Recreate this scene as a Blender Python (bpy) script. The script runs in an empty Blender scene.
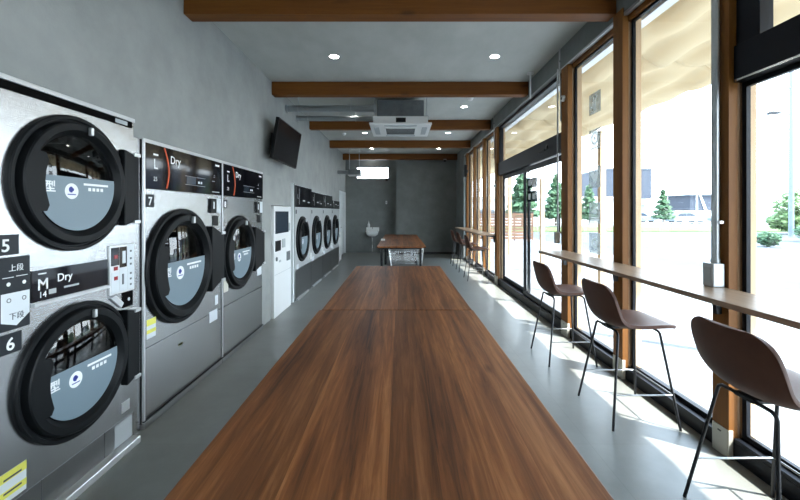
import bpy, math, random
from mathutils import Vector, Matrix
random.seed(7)
COL = bpy.context.scene.collection
PI = math.pi

# ------------------------------------------------------------------ materials
def nodes(name):
    m = bpy.data.materials.new(name); m.use_nodes = True
    nt = m.node_tree; b = nt.nodes.get('Principled BSDF')
    return m, nt, b
def plain(name, col, rough=.5, metal=0., spec=.5, coat=0., emit=None, es=0.):
    m, nt, b = nodes(name)
    b.inputs['Base Color'].default_value = (*col, 1)
    b.inputs['Roughness'].default_value = rough
    b.inputs['Metallic'].default_value = metal
    b.inputs['Specular IOR Level'].default_value = spec
    b.inputs['Coat Weight'].default_value = coat
    if emit:
        b.inputs['Emission Color'].default_value = (*emit, 1)
        b.inputs['Emission Strength'].default_value = es
    return m
def mottled(name, c1, c2, scale=2., rough=.7, bump=.0, stretch=(1, 1, 1), detail=6, c3=None, spec=.4, metal=0., bscale=60, coat=0.):
    m, nt, b = nodes(name)
    tc = nt.nodes.new('ShaderNodeTexCoord'); mp = nt.nodes.new('ShaderNodeMapping')
    mp.inputs['Scale'].default_value = stretch
    n = nt.nodes.new('ShaderNodeTexNoise'); n.inputs['Scale'].default_value = scale
    n.inputs['Detail'].default_value = detail; n.inputs['Roughness'].default_value = .62
    r = nt.nodes.new('ShaderNodeValToRGB')
    r.color_ramp.elements[0].position = .34; r.color_ramp.elements[1].position = .66
    r.color_ramp.elements[0].color = (*c1, 1); r.color_ramp.elements[1].color = (*c2, 1)
    if c3:
        e = r.color_ramp.elements.new(.5); e.color = (*c3, 1)
    L = nt.links.new
    L(tc.outputs['Object'], mp.inputs[0]); L(mp.outputs[0], n.inputs['Vector'])
    L(n.outputs['Fac'], r.inputs[0]); L(r.outputs[0], b.inputs['Base Color'])
    b.inputs['Roughness'].default_value = rough; b.inputs['Specular IOR Level'].default_value = spec
    b.inputs['Metallic'].default_value = metal; b.inputs['Coat Weight'].default_value = coat
    if bump:
        n2 = nt.nodes.new('ShaderNodeTexNoise'); n2.inputs['Scale'].default_value = bscale; n2.inputs['Detail'].default_value = 4
        bp = nt.nodes.new('ShaderNodeBump'); bp.inputs['Strength'].default_value = bump; bp.inputs['Distance'].default_value = .01
        L(mp.outputs[0], n2.inputs['Vector']); L(n2.outputs['Fac'], bp.inputs['Height']); L(bp.outputs[0], b.inputs['Normal'])
    return m
def wood(name, dark, mid, light, axis='Z', plank=0., rough=.5, knots=True, grain=26., spec=.4):
    """grain runs along `axis`; plank = width of boards across the grain (0: one solid timber)"""
    m, nt, b = nodes(name); N = nt.nodes.new; L = nt.links.new
    tc = N('ShaderNodeTexCoord'); mp = N('ShaderNodeMapping')
    s = {'X': (.045, 1, 1), 'Y': (1, .045, 1), 'Z': (1, 1, .045)}[axis]
    mp.inputs['Scale'].default_value = s
    L(tc.outputs['Object'], mp.inputs[0])
    vec = mp.outputs[0]
    if plank:
        sep = N('ShaderNodeSeparateXYZ'); L(tc.outputs['Object'], sep.inputs[0])
        src = sep.outputs['X'] if axis == 'Y' else sep.outputs['Y']
        d = N('ShaderNodeMath'); d.operation = 'DIVIDE'; L(src, d.inputs[0]); d.inputs[1].default_value = plank
        f = N('ShaderNodeMath'); f.operation = 'FLOOR'; L(d.outputs[0], f.inputs[0])
        wn = N('ShaderNodeTexWhiteNoise'); wn.noise_dimensions = '1D'; L(f.outputs[0], wn.inputs['W'])
        vm = N('ShaderNodeVectorMath'); vm.operation = 'MULTIPLY_ADD'
        L(wn.outputs['Color'], vm.inputs[0]); vm.inputs[1].default_value = (3, 3, 3); L(mp.outputs[0], vm.inputs[2])
        vec = vm.outputs[0]
    n = N('ShaderNodeTexNoise'); n.inputs['Scale'].default_value = grain; n.inputs['Detail'].default_value = 8
    n.inputs['Roughness'].default_value = .7; n.inputs['Distortion'].default_value = .6
    L(vec, n.inputs['Vector'])
    n2 = N('ShaderNodeTexNoise'); n2.inputs['Scale'].default_value = grain*.22; n2.inputs['Detail'].default_value = 3
    L(vec, n2.inputs['Vector'])
    mx = N('ShaderNodeMix'); mx.data_type = 'FLOAT'; mx.inputs['Factor'].default_value = .45
    L(n.outputs['Fac'], mx.inputs['A']); L(n2.outputs['Fac'], mx.inputs['B'])
    r = N('ShaderNodeValToRGB'); e = r.color_ramp.elements
    e[0].position = .33; e[0].color = (*dark, 1); e[1].position = .68; e[1].color = (*light, 1)
    k = e.new(.5); k.color = (*mid, 1)
    L(mx.outputs['Result'], r.inputs[0]); out = r.outputs[0]
    if plank:
        hs = N('ShaderNodeHueSaturation'); mr = N('ShaderNodeMapRange')
        mr.inputs['To Min'].default_value = .78; mr.inputs['To Max'].default_value = 1.25
        L(wn.outputs['Value'], mr.inputs['Value']); L(mr.outputs[0], hs.inputs['Value']); L(out, hs.inputs['Color']); out = hs.outputs[0]
    if knots:
        mk = N('ShaderNodeMapping'); ks = {'X': (.35, 1, 1), 'Y': (1, .35, 1), 'Z': (1, 1, .35)}[axis]
        mk.inputs['Scale'].default_value = ks; L(tc.outputs['Object'], mk.inputs[0])
        nd = N('ShaderNodeTexNoise'); nd.inputs['Scale'].default_value = 9; L(mk.outputs[0], nd.inputs['Vector'])
        av = N('ShaderNodeVectorMath'); av.operation = 'MULTIPLY_ADD'; L(nd.outputs['Color'], av.inputs[0]); av.inputs[1].default_value = (.09, .09, .09); L(mk.outputs[0], av.inputs[2])
        v = N('ShaderNodeTexVoronoi'); v.inputs['Scale'].default_value = 4.2; L(av.outputs[0], v.inputs['Vector'])
        rr = N('ShaderNodeValToRGB'); rr.color_ramp.elements[0].position = .02; rr.color_ramp.elements[0].color = (.28, .25, .22, 1)
        rr.color_ramp.elements[1].position = .15; rr.color_ramp.elements[1].color = (1, 1, 1, 1)
        L(v.outputs['Distance'], rr.inputs[0])
        mm = N('ShaderNodeMix'); mm.data_type = 'RGBA'; mm.blend_type = 'MULTIPLY'; mm.inputs['Factor'].default_value = .8
        L(out, mm.inputs['A']); L(rr.outputs[0], mm.inputs['B']); out = mm.outputs['Result']
    L(out, b.inputs['Base Color'])
    bp = N('ShaderNodeBump'); bp.inputs['Strength'].default_value = .12; bp.inputs['Distance'].default_value = .002
    L(n.outputs['Fac'], bp.inputs['Height']); L(bp.outputs[0], b.inputs['Normal'])
    b.inputs['Roughness'].default_value = rough; b.inputs['Specular IOR Level'].default_value = spec
    return m
def steel_mat(name, col, rough, tint=None):
    m, nt, b = nodes(name); N = nt.nodes.new; L = nt.links.new
    tc = N('ShaderNodeTexCoord'); mp = N('ShaderNodeMapping'); mp.inputs['Scale'].default_value = (2, 2, 420)
    L(tc.outputs['Object'], mp.inputs[0])
    n = N('ShaderNodeTexNoise'); n.inputs['Scale'].default_value = 1.; n.inputs['Detail'].default_value = 2
    L(mp.outputs[0], n.inputs['Vector'])
    bp = N('ShaderNodeBump'); bp.inputs['Strength'].default_value = .35; bp.inputs['Distance'].default_value = .0012
    L(n.outputs['Fac'], bp.inputs['Height']); L(bp.outputs[0], b.inputs['Normal'])
    b.inputs['Base Color'].default_value = (*col, 1); b.inputs['Metallic'].default_value = 1
    b.inputs['Roughness'].default_value = rough
    return m
def pane_mat(name, tint=(1, 1, 1), refl=1.0):
    """thin architectural glass: clear with Fresnel reflection"""
    m = bpy.data.materials.new(name); m.use_nodes = True; nt = m.node_tree; nt.nodes.clear()
    N = nt.nodes.new; L = nt.links.new
    o = N('ShaderNodeOutputMaterial'); mix = N('ShaderNodeMixShader'); tr = N('ShaderNodeBsdfTransparent'); gl = N('ShaderNodeBsdfGlossy')
    tr.inputs[0].default_value = (*tint, 1); gl.inputs['Roughness'].default_value = .01
    ly = N('ShaderNodeLayerWeight'); ly.inputs[0].default_value = .5      # Schlick: F0 + (1-F0)(1-cos)^5, equal on both faces
    pw = N('ShaderNodeMath'); pw.operation = 'POWER'; pw.inputs[1].default_value = 5
    ma = N('ShaderNodeMath'); ma.operation = 'MULTIPLY_ADD'; ma.inputs[1].default_value = 1-.04*refl; ma.inputs[2].default_value = .04*refl
    L(ly.outputs['Facing'], pw.inputs[0]); L(pw.outputs[0], ma.inputs[0]); L(ma.outputs[0], mix.inputs[0])
    L(tr.outputs[0], mix.inputs[1]); L(gl.outputs[0], mix.inputs[2]); L(mix.outputs[0], o.inputs[0])
    return m
def cloth_mat(name, col):
    m = bpy.data.materials.new(name); m.use_nodes = True; nt = m.node_tree; nt.nodes.clear()
    N = nt.nodes.new; L = nt.links.new
    o = N('ShaderNodeOutputMaterial'); mix = N('ShaderNodeMixShader'); d = N('ShaderNodeBsdfDiffuse'); t = N('ShaderNodeBsdfTranslucent')
    d.inputs[0].default_value = (*col, 1); t.inputs[0].default_value = (*col, 1); mix.inputs[0].default_value = .16
    L(d.outputs[0], mix.inputs[1]); L(t.outputs[0], mix.inputs[2]); L(mix.outputs[0], o.inputs[0])
    return m

def film_mat(name, col, cover, kind='ShaderNodeBsdfDiffuse'):
    """printed film on glass, partly see-through"""
    m = bpy.data.materials.new(name); m.use_nodes = True; nt = m.node_tree; nt.nodes.clear()
    N = nt.nodes.new; L = nt.links.new
    o = N('ShaderNodeOutputMaterial'); mix = N('ShaderNodeMixShader'); d = N(kind); t = N('ShaderNodeBsdfTransparent')
    d.inputs[0].default_value = (*col, 1); mix.inputs[0].default_value = cover
    L(t.outputs[0], mix.inputs[1]); L(d.outputs[0], mix.inputs[2]); L(mix.outputs[0], o.inputs[0])
    return m
M = {}
M['wall'] = mottled('grey_plaster', (.28, .295, .285), (.35, .365, .352), 2.2, .75, .12, (1, 1, 1))
M['wall_dark'] = mottled('dark_grey_plaster', (.155, .172, .17), (.20, .22, .218), 2.2, .8, .12)
M['ceil'] = mottled('grey_ceiling', (.41, .43, .41), (.48, .50, .48), 2.4, .8, .1, (1, .5, 1))
M['beam'] = wood('beam_wood', (.095, .025, .002), (.165, .053, .003), (.225, .084, .007), 'X', rough=.6, grain=20)
M['post'] = wood('post_wood', (.13, .042, .005), (.20, .075, .009), (.28, .12, .020), 'Z', rough=.6, grain=22)
M['post_pale'] = wood('pale_post_wood', (.44, .30, .17), (.55, .39, .24), (.66, .5, .33), 'Z', rough=.7, knots=False)
M['table'] = wood('walnut_table', (.034, .009, .003), (.19, .066, .019), (.42, .175, .062), 'Y', plank=.15, rough=.46, grain=34, spec=.3)
M['counter'] = wood('counter_wood', (.25, .165, .105), (.35, .24, .16), (.43, .31, .21), 'Y', plank=0, rough=.36, knots=False)
M['sill'] = wood('sill_wood', (.05, .035, .025), (.085, .06, .042), (.11, .08, .055), 'Y', rough=.6, knots=False)
M['black'] = plain('black_metal', (.012, .013, .016), .42)
M['black_frame'] = plain('black_aluminium', (.007, .009, .014), .42, spec=.22)
M['plastic'] = plain('black_plastic', (.006, .007, .008), .42, spec=.18)
M['plastic_dk'] = plain('black_plastic_dark', (.006, .007, .008), .4, spec=.2)
M['gloss'] = plain('black_gloss_panel', (.005, .005, .008), .06, spec=.26)
M['matte_black'] = plain('matte_black', (.004, .004, .004), .9, spec=.05)
M['silver'] = plain('silver_paint', (.50, .52, .53), .42, .45)
M['steel'] = steel_mat('brushed_steel', (.60, .61, .62), .24)
M['steel_dk'] = steel_mat('brushed_steel_dark', (.36, .37, .38), .30)
M['steel_edge'] = plain('steel_edge', (.72, .74, .75), .3, .7)
M['chrome'] = plain('chrome', (.8, .81, .82), .18, 1.)
M['conduit'] = plain('galvanised_conduit', (.50, .53, .55), .38, .8)
M['white'] = plain('white_plastic', (.78, .80, .80), .4)
M['white_paint'] = plain('white_paint', (.72, .76, .78), .45)
M['grey_label'] = plain('grey_label', (.42, .46, .48), .5)
M['offwhite'] = plain('cream_plastic', (.62, .60, .52), .5)
M['plate'] = plain('cream_steel', (.55, .54, .48), .45, .2)
M['ink'] = plain('white_ink', (.85, .87, .88), .5)
M['ink_dim'] = plain('grey_ink', (.40, .42, .43), .5)
M['ink_dark'] = plain('dark_ink', (.05, .06, .07), .5)
M['blue_ink'] = plain('blue_ink', (.03, .05, .30), .5)
M['orange'] = plain('orange_line', (.80, .13, .04), .5)
M['red_led'] = plain('red_display', (.18, .01, .015), .2, emit=(1, .03, .03), es=.05)
M['film'] = plain('blue_grey_film', (.175, .235, .275), .35)
M['yellow'] = plain('yellow_label', (.72, .70, .12), .5)
M['label_white'] = plain('white_label', (.66, .71, .74), .5)
M['drum'] = mottled('drum_steel', (.05, .05, .052), (.12, .12, .125), 30, .35, 0, metal=.9)
M['dglass'] = pane_mat('door_glass', (.42, .44, .46), 2.2)
M['glass'] = pane_mat('window_glass', (.98, .99, .99), 1.0)
M['leather'] = mottled('brown_leather', (.085, .032, .018), (.12, .048, .028), 5, .5, .15, bscale=220, spec=.35)
M['tv'] = plain('tv_screen', (.012, .011, .012), .16, spec=.5)
M['lamp'] = plain('downlight_glow', (1, 1, 1), .5, emit=(1, .96, .90), es=30)
M['duct'] = plain('galvanised_duct', (.42, .45, .47), .34, .85)
M['insul'] = mottled('grey_insulation', (.10, .112, .118), (.145, .162, .168), 8, .6)
M['screen'] = plain('lcd_screen', (.03, .045, .065), .12)
M['ceramic'] = plain('white_ceramic', (.75, .78, .78), .2)
M['canopy'] = cloth_mat('cream_canvas', (.70, .60, .42))
M['asphalt'] = mottled('asphalt', (.058, .070, .082), (.074, .086, .098), 1.2, .85, .1)
M['paving'] = mottled('pale_paving', (.22, .23, .24), (.27, .28, .29), 1.5, .8)
M['grassm'] = mottled('grass', (.06, .10, .02), (.11, .15, .04), 1.5, .9, .3, bscale=20)
M['leaf'] = mottled('leaves', (.03, .085, .045), (.09, .17, .08), 3, .7)
M['leaf_pale'] = mottled('pale_leaves', (.08, .15, .05), (.19, .28, .12), 3, .7)
M['bark'] = plain('bark', (.12, .08, .05), .9)
M['bwhite'] = plain('white_cladding', (.72, .74, .74), .6)
M['bdark'] = mottled('slate_cladding', (.035, .045, .065), (.05, .062, .085), 2, .6, stretch=(1, 1, 8))
M['bgrey'] = plain('grey_cladding', (.15, .18, .21), .6)
M['brown_fence'] = wood('fence_wood', (.10, .05, .03), (.17, .09, .055), (.23, .13, .08), 'X', rough=.7, knots=False)
M['car'] = plain('car_paint', (.16, .19, .21), .4)
M['car_teal'] = plain('teal_car_paint', (.05, .12, .14), .4)
M['tyre'] = plain('tyre_rubber', (.015, .015, .016), .8)
M['decal'] = film_mat('frosted_grey_decal', (.16, .175, .168), .55, 'ShaderNodeBsdfTranslucent')
M['decal_ink'] = film_mat('white_decal', (.6, .62, .61), .8, 'ShaderNodeBsdfTranslucent')
M['notice'] = film_mat('slate_notice', (.03, .045, .06), .8)
M['sign'] = plain('slate_sign', (.018, .022, .027), .4, spec=.25)
def floor_mat():
    m, nt, b = nodes('concrete_floor'); N = nt.nodes.new; L = nt.links.new
    tc = N('ShaderNodeTexCoord')
    n = N('ShaderNodeTexNoise'); n.inputs['Scale'].default_value = 1.6; n.inputs['Detail'].default_value = 7; n.inputs['Roughness'].default_value = .65
    L(tc.outputs['Object'], n.inputs['Vector'])
    r = N('ShaderNodeValToRGB'); e = r.color_ramp.elements
    e[0].position = .3; e[0].color = (.175, .182, .170, 1); e[1].position = .7; e[1].color = (.25, .26, .245, 1)
    L(n.outputs['Fac'], r.inputs[0])
    br = N('ShaderNodeTexBrick'); br.offset = 0; br.inputs['Scale'].default_value = 1
    br.inputs['Brick Width'].default_value = 1.22; br.inputs['Row Height'].default_value = 1.22; br.inputs['Mortar Size'].default_value = .0022
    br.inputs['Color1'].default_value = (1, 1, 1, 1); br.inputs['Color2'].default_value = (.96, .96, .96, 1); br.inputs['Mortar'].default_value = (.84, .84, .84, 1)
    L(tc.outputs['Object'], br.inputs['Vector'])
    mm = N('ShaderNodeMix'); mm.data_type = 'RGBA'; mm.blend_type = 'MULTIPLY'; mm.inputs['Factor'].default_value = 1
    L(r.outputs[0], mm.inputs['A']); L(br.outputs['Color'], mm.inputs['B']); L(mm.outputs['Result'], b.inputs['Base Color'])
    rr = N('ShaderNodeMapRange'); rr.inputs['To Min'].default_value = .24; rr.inputs['To Max'].default_value = .42
    L(n.outputs['Fac'], rr.inputs['Value']); L(rr.outputs[0], b.inputs['Roughness'])
    b.inputs['Specular IOR Level'].default_value = .45
    return m
M['floor'] = floor_mat()

# ------------------------------------------------------------------ mesh builder
class MB:
    def __init__(s): s.v = []; s.f = []; s.sm = []
    def add(s, vs, fs, smooth=False):
        o = len(s.v); s.v += [tuple(p) for p in vs]
        for f in fs: s.f.append(tuple(i+o for i in f)); s.sm.append(smooth)
        return s
    def box(s, x0, x1, y0, y1, z0, z1):
        v = [(x, y, z) for x in (x0, x1) for y in (y0, y1) for z in (z0, z1)]
        return s.add(v, [(0, 1, 3, 2), (4, 6, 7, 5), (0, 4, 5, 1), (2, 3, 7, 6), (0, 2, 6, 4), (1, 5, 7, 3)])
    def cbox(s, c, d):
        return s.box(c[0]-d[0]/2, c[0]+d[0]/2, c[1]-d[1]/2, c[1]+d[1]/2, c[2]-d[2]/2, c[2]+d[2]/2)
    def prism(s, pts, axis, a0, a1):
        """pts: 2-D outline in the two other axes (order X,Y,Z without axis)"""
        def mk(p, a):
            if axis == 'X': return (a, p[0], p[1])
            if axis == 'Y': return (p[0], a, p[1])
            return (p[0], p[1], a)
        n = len(pts); v = [mk(p, a0) for p in pts]+[mk(p, a1) for p in pts]
        f = [tuple(range(n))[::-1], tuple(range(n, 2*n))]+[(i, (i+1) % n, n+(i+1) % n, n+i) for i in range(n)]
        return s.add(v, f)
    def cyl(s, c0, c1, r, n=20, r2=None, caps=True):
        c0 = Vector(c0); c1 = Vector(c1); d = (c1-c0).normalized(); r2 = r if r2 is None else r2
        a = d.orthogonal().normalized(); b = d.cross(a)
        v = []
        for c, q in ((c0, r), (c1, r2)):
            for i in range(n):
                t = 2*PI*i/n; v.append(c+a*math.cos(t)*q+b*math.sin(t)*q)
        s.add(v, [(i, (i+1) % n, n+(i+1) % n, n+i) for i in range(n)], True)
        if caps:
            s.add(v[:n], [tuple(range(n))[::-1]]); s.add(v[n:], [tuple(range(n))])
        return s
    def tube(s, pts, r, n=10):
        pts = [Vector(p) for p in pts]; rings = []; prev = None
        for i, p in enumerate(pts):
            d = ((pts[min(i+1, len(pts)-1)]-p).normalized()+(p-pts[max(i-1, 0)]).normalized()).normalized()
            a = d.orthogonal().normalized() if prev is None else (prev-d*prev.dot(d)).normalized()
            prev = a; b = d.cross(a)
            rings.append([p+a*math.cos(2*PI*k/n)*r+b*math.sin(2*PI*k/n)*r for k in range(n)])
        v = [q for R in rings for q in R]; f = []
        for i in range(len(pts)-1):
            for k in range(n):
                f.append((i*n+k, i*n+(k+1) % n, (i+1)*n+(k+1) % n, (i+1)*n+k))
        s.add(v, f, True)
        s.add(rings[0], [tuple(range(n))[::-1]]); s.add(rings[-1], [tuple(range(n))])
        return s
    def lathe(s, prof, c, axis='X', n=64, smooth=True, closed=False, crisp=False):
        """prof: (along axis, radius) pairs"""
        if crisp:
            for p, q in zip(prof, prof[1:]): s.lathe([p, q], c, axis, n)
            return s
        v = []
        for a, r in prof:
            for i in range(n):
                t = 2*PI*i/n; p, q = r*math.cos(t), r*math.sin(t)
                if axis == 'X': v.append((c[0]+a, c[1]+p, c[2]+q))
                elif axis == 'Y': v.append((c[0]+q, c[1]+a, c[2]+p))
                else: v.append((c[0]+p, c[1]+q, c[2]+a))
        f = []
        m = len(prof)
        for j in range(m if closed else m-1):
            k = (j+1) % m
            for i in range(n): f.append((j*n+i, j*n+(i+1) % n, k*n+(i+1) % n, k*n+i))
        return s.add(v, f, smooth)
    def disc(s, c, r, n=48, nrm='X'):
        v = []
        for i in range(n):
            t = 2*PI*i/n; p, q = r*math.cos(t), r*math.sin(t)
            v.append((c[0], c[1]+p, c[2]+q) if nrm == 'X' else ((c[0]+p, c[1]+q, c[2]) if nrm == 'Z' else (c[0]+q, c[1], c[2]+p)))
        return s.add(v, [tuple(range(n))])
    def text(s, body, org, size, ax='X', align='LEFT', sx=1., extrude=.0006, bold=0.):
        """ax 'X': reads along +Y, faces +X; ax 'x': reads along +Y on a pane, same; ax 'Y': faces -Y, reads along +X"""
        c = bpy.data.curves.new('t', 'FONT'); c.body = body; c.size = size; c.align_x = align; c.extrude = extrude/size*size
        c.offset = bold; c.resolution_u = 3
        o = bpy.data.objects.new('t', c); COL.objects.link(o)
        bpy.context.view_layer.update()
        me = bpy.data.meshes.new_from_object(o.evaluated_get(bpy.context.evaluated_depsgraph_get()))
        vs = []
        for v in me.vertices:
            u, w, h = v.co.x*sx, v.co.y, v.co.z
            vs.append((org[0]+h+extrude, org[1]+u, org[2]+w) if ax == 'X' else (org[0]+u, org[1]-h-extrude, org[2]+w))
        s.add(vs, [tuple(p.vertices) for p in me.polygons])
        bpy.data.objects.remove(o); bpy.data.curves.remove(c); bpy.data.meshes.remove(me)
        return s
    def build(s, name, mat, parent=None, loc=(0, 0, 0), bevel=0., sub=0, smooth=None):
        me = bpy.data.meshes.new(name); me.from_pydata(s.v, [], s.f); me.update()
        for p, q in zip(me.polygons, s.sm): p.use_smooth = q if smooth is None else smooth
        me.materials.append(mat)
        o = bpy.data.objects.new(name, me); COL.objects.link(o); o.location = loc
        if parent: o.parent = parent
        if bevel:
            md = o.modifiers.new('bevel', 'BEVEL'); md.width = bevel; md.segments = 2; md.limit_method = 'ANGLE'; md.angle_limit = .7
        if sub:
            md = o.modifiers.new('sub', 'SUBSURF'); md.levels = sub; md.render_levels = sub
        return o
def tag(o, label=None, cat=None, group=None, kind=None):
    if label: o['label'] = label
    if cat: o['category'] = cat
    if group: o['group'] = group
    if kind: o['kind'] = kind
    return o
def empty(name, loc, label=None, cat=None, group=None, kind=None, rz=0):
    o = bpy.data.objects.new(name, None); COL.objects.link(o); o.location = loc; o.rotation_euler = (0, 0, rz); o.empty_display_size = .1
    return tag(o, label, cat, group, kind)
def copy_tree(o, parent=None):
    c = o.copy(); COL.objects.link(c)
    if parent: c.parent = parent
    for ch in [x for x in bpy.data.objects if x.parent == o]: copy_tree(ch, c)
    return c
def struct(name, mb, mat, **k): return tag(mb.build(name, mat, **k), kind='structure')
def arc(c, r, a0, a1, n):
    return [(c[0]+r*math.cos(a0+(a1-a0)*i/n), c[1]+r*math.sin(a0+(a1-a0)*i/n)) for i in range(n+1)]

# ------------------------------------------------------------------ key sizes
CAM = 1.49; CEIL = 3.52; WL = -2.0; WR = 2.0; SC = 1.124
Y0, YB, YBL = -2.4, 13.45, 13.95

def frame_y(x0, x1, z0, z1, y0, y1, t):
    m = MB()
    m.box(x0, x0+t, y0, y1, z0, z1); m.box(x1-t, x1, y0, y1, z0, z1)
    m.box(x0+t, x1-t, y0, y1, z0, z0+t); m.box(x0+t, x1-t, y0, y1, z1-t, z1)
    return m
# ------------------------------------------------------------------ shell
struct('floor', MB().box(-2.85, 2.2, Y0-.1, YBL+.1, -.1, 0), M['floor'])
struct('ceiling', MB().box(-2.85, 2.22, Y0-.1, YBL+.1, CEIL, CEIL+.15), M['ceil'])
w = MB()
def wseg(y0, y1, z0, z1=CEIL): w.box(WL-.1, WL, y0, y1, z0, z1)
wseg(Y0, 1.485, 0); wseg(1.485, 2.475, 2.105); wseg(2.475, 4.87, 2.005); wseg(4.87, 5.26, 0); wseg(5.26, 6.12, 1.59)
wseg(6.12, 6.27, 0); wseg(6.27, 10.90, 1.965); wseg(10.90, 12.5, 0); wseg(12.5, 13.9, 2.20); wseg(13.9, YBL, 0)
w.box(-2.85, -2.78, Y0, YBL, 0, CEIL)
struct('wall_left', w, M['wall'])
struct('wall_alcove', MB().box(WL, -1.79, 4.868, 5.27, 0, 1.99).box(WL, -1.79, 5.27, 6.11, 1.585, 1.99).box(WL, -1.79, 6.11, 6.235, 0, 1.99), M['wall'])
struct('wall_back', MB().box(-.14, WR+.2, YB, YBL+.1, 0, CEIL), M['wall_dark'])
wr = MB()
wr.box(-2.78, -1.615, YBL, YBL+.12, 0, CEIL); wr.box(-.405, -.14, YBL, YBL+.12, 0, CEIL)
wr.box(-1.615, -.405, YBL, YBL+.12, 0, 2.695); wr.box(-1.615, -.405, YBL, YBL+.12, 3.165, CEIL)
struct('wall_recess', wr, M['wall_dark'])
wf = struct('window_9', frame_y(-1.615, -.405, 2.695, 3.165, YBL+.04, YBL+.1, .03), M['black_frame'])
MB().box(-1.585, -.435, YBL+.065, YBL+.07, 2.725, 3.135).build('pane', M['glass'], wf)
struct('wall_front', MB().box(-2.78, 2.2, Y0-.1, Y0, 0, CEIL), M['wall'])
struct('wall_right', MB().box(1.99, 2.2, 11.87, YB, 0, 3.27), M['wall_dark'])
struct('trim_1', MB().box(WR, 2.2, Y0, YB, 3.27, CEIL), M['wall_dark'])
struct('baseboard_back', MB().box(-.14, 1.99, YB-.015, YB, 0, .08), M['black'])
struct('trim_2', MB().box(WR-.004, WR+.034, Y0, 13.3, 3.245, 3.27), M['conduit'])   # aluminium rail under the bulkhead
struct('trim_3', MB().box(2.012, 2.16, Y0, 11.87, 0, .10), M['black_frame'])         # low sill under all the windows
struct('trim_4', MB().box(2.045, 2.09, Y0, 4.50, 3.20, 3.27).box(2.045, 2.09, 7.97, 11.87, 3.20, 3.27), M['post'])

# ------------------------------------------------------------------ beams
def beam(yc, label):
    b = MB().box(-1.995, 1.995, 0, .15, 3.315, CEIL-.002).build('ceiling_beam', M['beam'], bevel=.006)
    b.location = (0, yc, 0)
    return tag(b, label, 'beam', 'timber beams across the ceiling')
beam(1.08, 'wooden ceiling beam above the head of the near long table')
beam(3.50, 'thick wooden ceiling beam nearest in view, ahead of the first downlights')
beam(5.91, 'wooden ceiling beam just in front of the air conditioner')
beam(8.36, 'wooden ceiling beam just behind the air conditioner, beyond its two pipes')
beam(10.75, 'wooden ceiling beam second from the dark back wall')
beam(13.22, 'wooden ceiling beam with the dome camera, in front of the high window')

# ------------------------------------------------------------------ posts + windows
posts = [(-1.08, -.95), (.03, .15), (1.15, 1.28), (2.295, 2.415), (3.39, 3.54), (4.50, 4.68), (7.80, 7.97), (9.04, 9.17), (10.23, 10.36), (11.30, 11.42)]
plabel = {3: 'wooden window post behind the steel conduit and its switch box', 4: 'wooden window post between the nearest two plain windows, under the thick beam',
          5: 'wooden window post joining the glass with picture decals and the sliding door',
          6: 'wooden window post at the far side of the sliding door', 7: 'wooden window post behind the nearest of the far stools',
          8: 'wooden window post behind the middle far stool', 9: 'wooden window post next to the dark end wall past the far counter'}
for i, (a, b) in enumerate(posts):
    h = b-a; top = 3.312 if i in (2, 4) else 3.243
    e = empty('wooden_post', (1.986, a, 0), plabel.get(i, 'wooden window post near the front wall'), 'post', 'timber posts between the windows')
    MB().box(0, .010, 0, h, .0, top).box(.010, .025, 0, h, .0, 3.243).box(.025, .054, 0, h, .102, 3.243).build('timber', M['post'], e)
    MB().box(.054, .079, .012, h-.012, .102, 3.195).build('inner_stop', M['post_pale'], e, bevel=.002)
    tag(MB().box(.106, .168, .0, h, .102, 3.265).build('outer_timber', M['post_pale'], e, bevel=.002), 'paler outer strip of timber')
    bp = MB().box(-.006, .0, .004, h-.004, .0, .17).box(-.006, .022, -.006, 0, .0, .17).build('base_plate', M['plate'], e, bevel=.001)
    MB().cbox((-.008, h*.5, .14), (.004, .022, .006)).build('screw', M['black'], bp)

def frame_rect(y0, y1, z0, z1, x0, x1, t):
    m = MB()
    m.box(x0, x1, y0, y0+t, z0, z1); m.box(x0, x1, y1-t, y1, z0, z1)
    m.box(x0, x1, y0+t, y1-t, z0, z0+t); m.box(x0, x1, y0+t, y1-t, z1-t, z1)
    return m
def window(n, y0, y1, z0=.101, z1=3.20, t=.022, rail=.03):
    m = frame_rect(y0, y1, z0, z1, 2.066, 2.091, t)
    m.box(2.066, 2.091, y0+t, y1-t, z0+t, z0+rail)
    f = struct('window_%d' % n, m, M['black_frame'])
    MB().box(2.077, 2.081, y0+t, y1-t, z0+rail, z1-t).build('pane', M['glass'], f)
    return f
window(1, .15, 1.15); window(2, -.95, .03)
window(3, 2.415, 3.39); window(4, 3.54, 4.50)
window(5, 7.97, 9.04); window(6, 9.17, 10.23); window(7, 10.36, 11.30); window(10, 11.42, 11.87)
# glazed units with a black header
def header_unit(name, y0, y1, jamb, z0, z1):
    m = MB().box(2.015, 2.13, y0, y1, z0, z1)
    m.box(2.03, 2.11, y0, y0+.05, z1, 3.243); m.box(2.03, 2.11, y1-jamb, y1, z1, 3.243); m.box(2.03, 2.11, y0, y1, 3.19, 3.243)
    m.box(2.014, 2.12, y0, y1, .101, .125)
    f = struct(name, m, M['black_frame'], bevel=.003)
    MB().box(2.077, 2.081, y0+.05, y1-jamb, z1, 3.19).build('pane', M['glass'], f)
    return f
d = header_unit('window_8', 1.28, 2.295, .15, 2.27, 2.49)
frame_rect(1.28, 2.295, .126, 2.268, 2.066, 2.091, .03).build('sash', M['black_frame'], d)
MB().box(2.077, 2.081, 1.31, 2.265, .156, 2.238).build('pane', M['glass'], d)
MB().box(2.010, 2.014, 1.30, 2.28, 2.272, 2.284).build('chrome_strip', M['chrome'], d)
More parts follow.
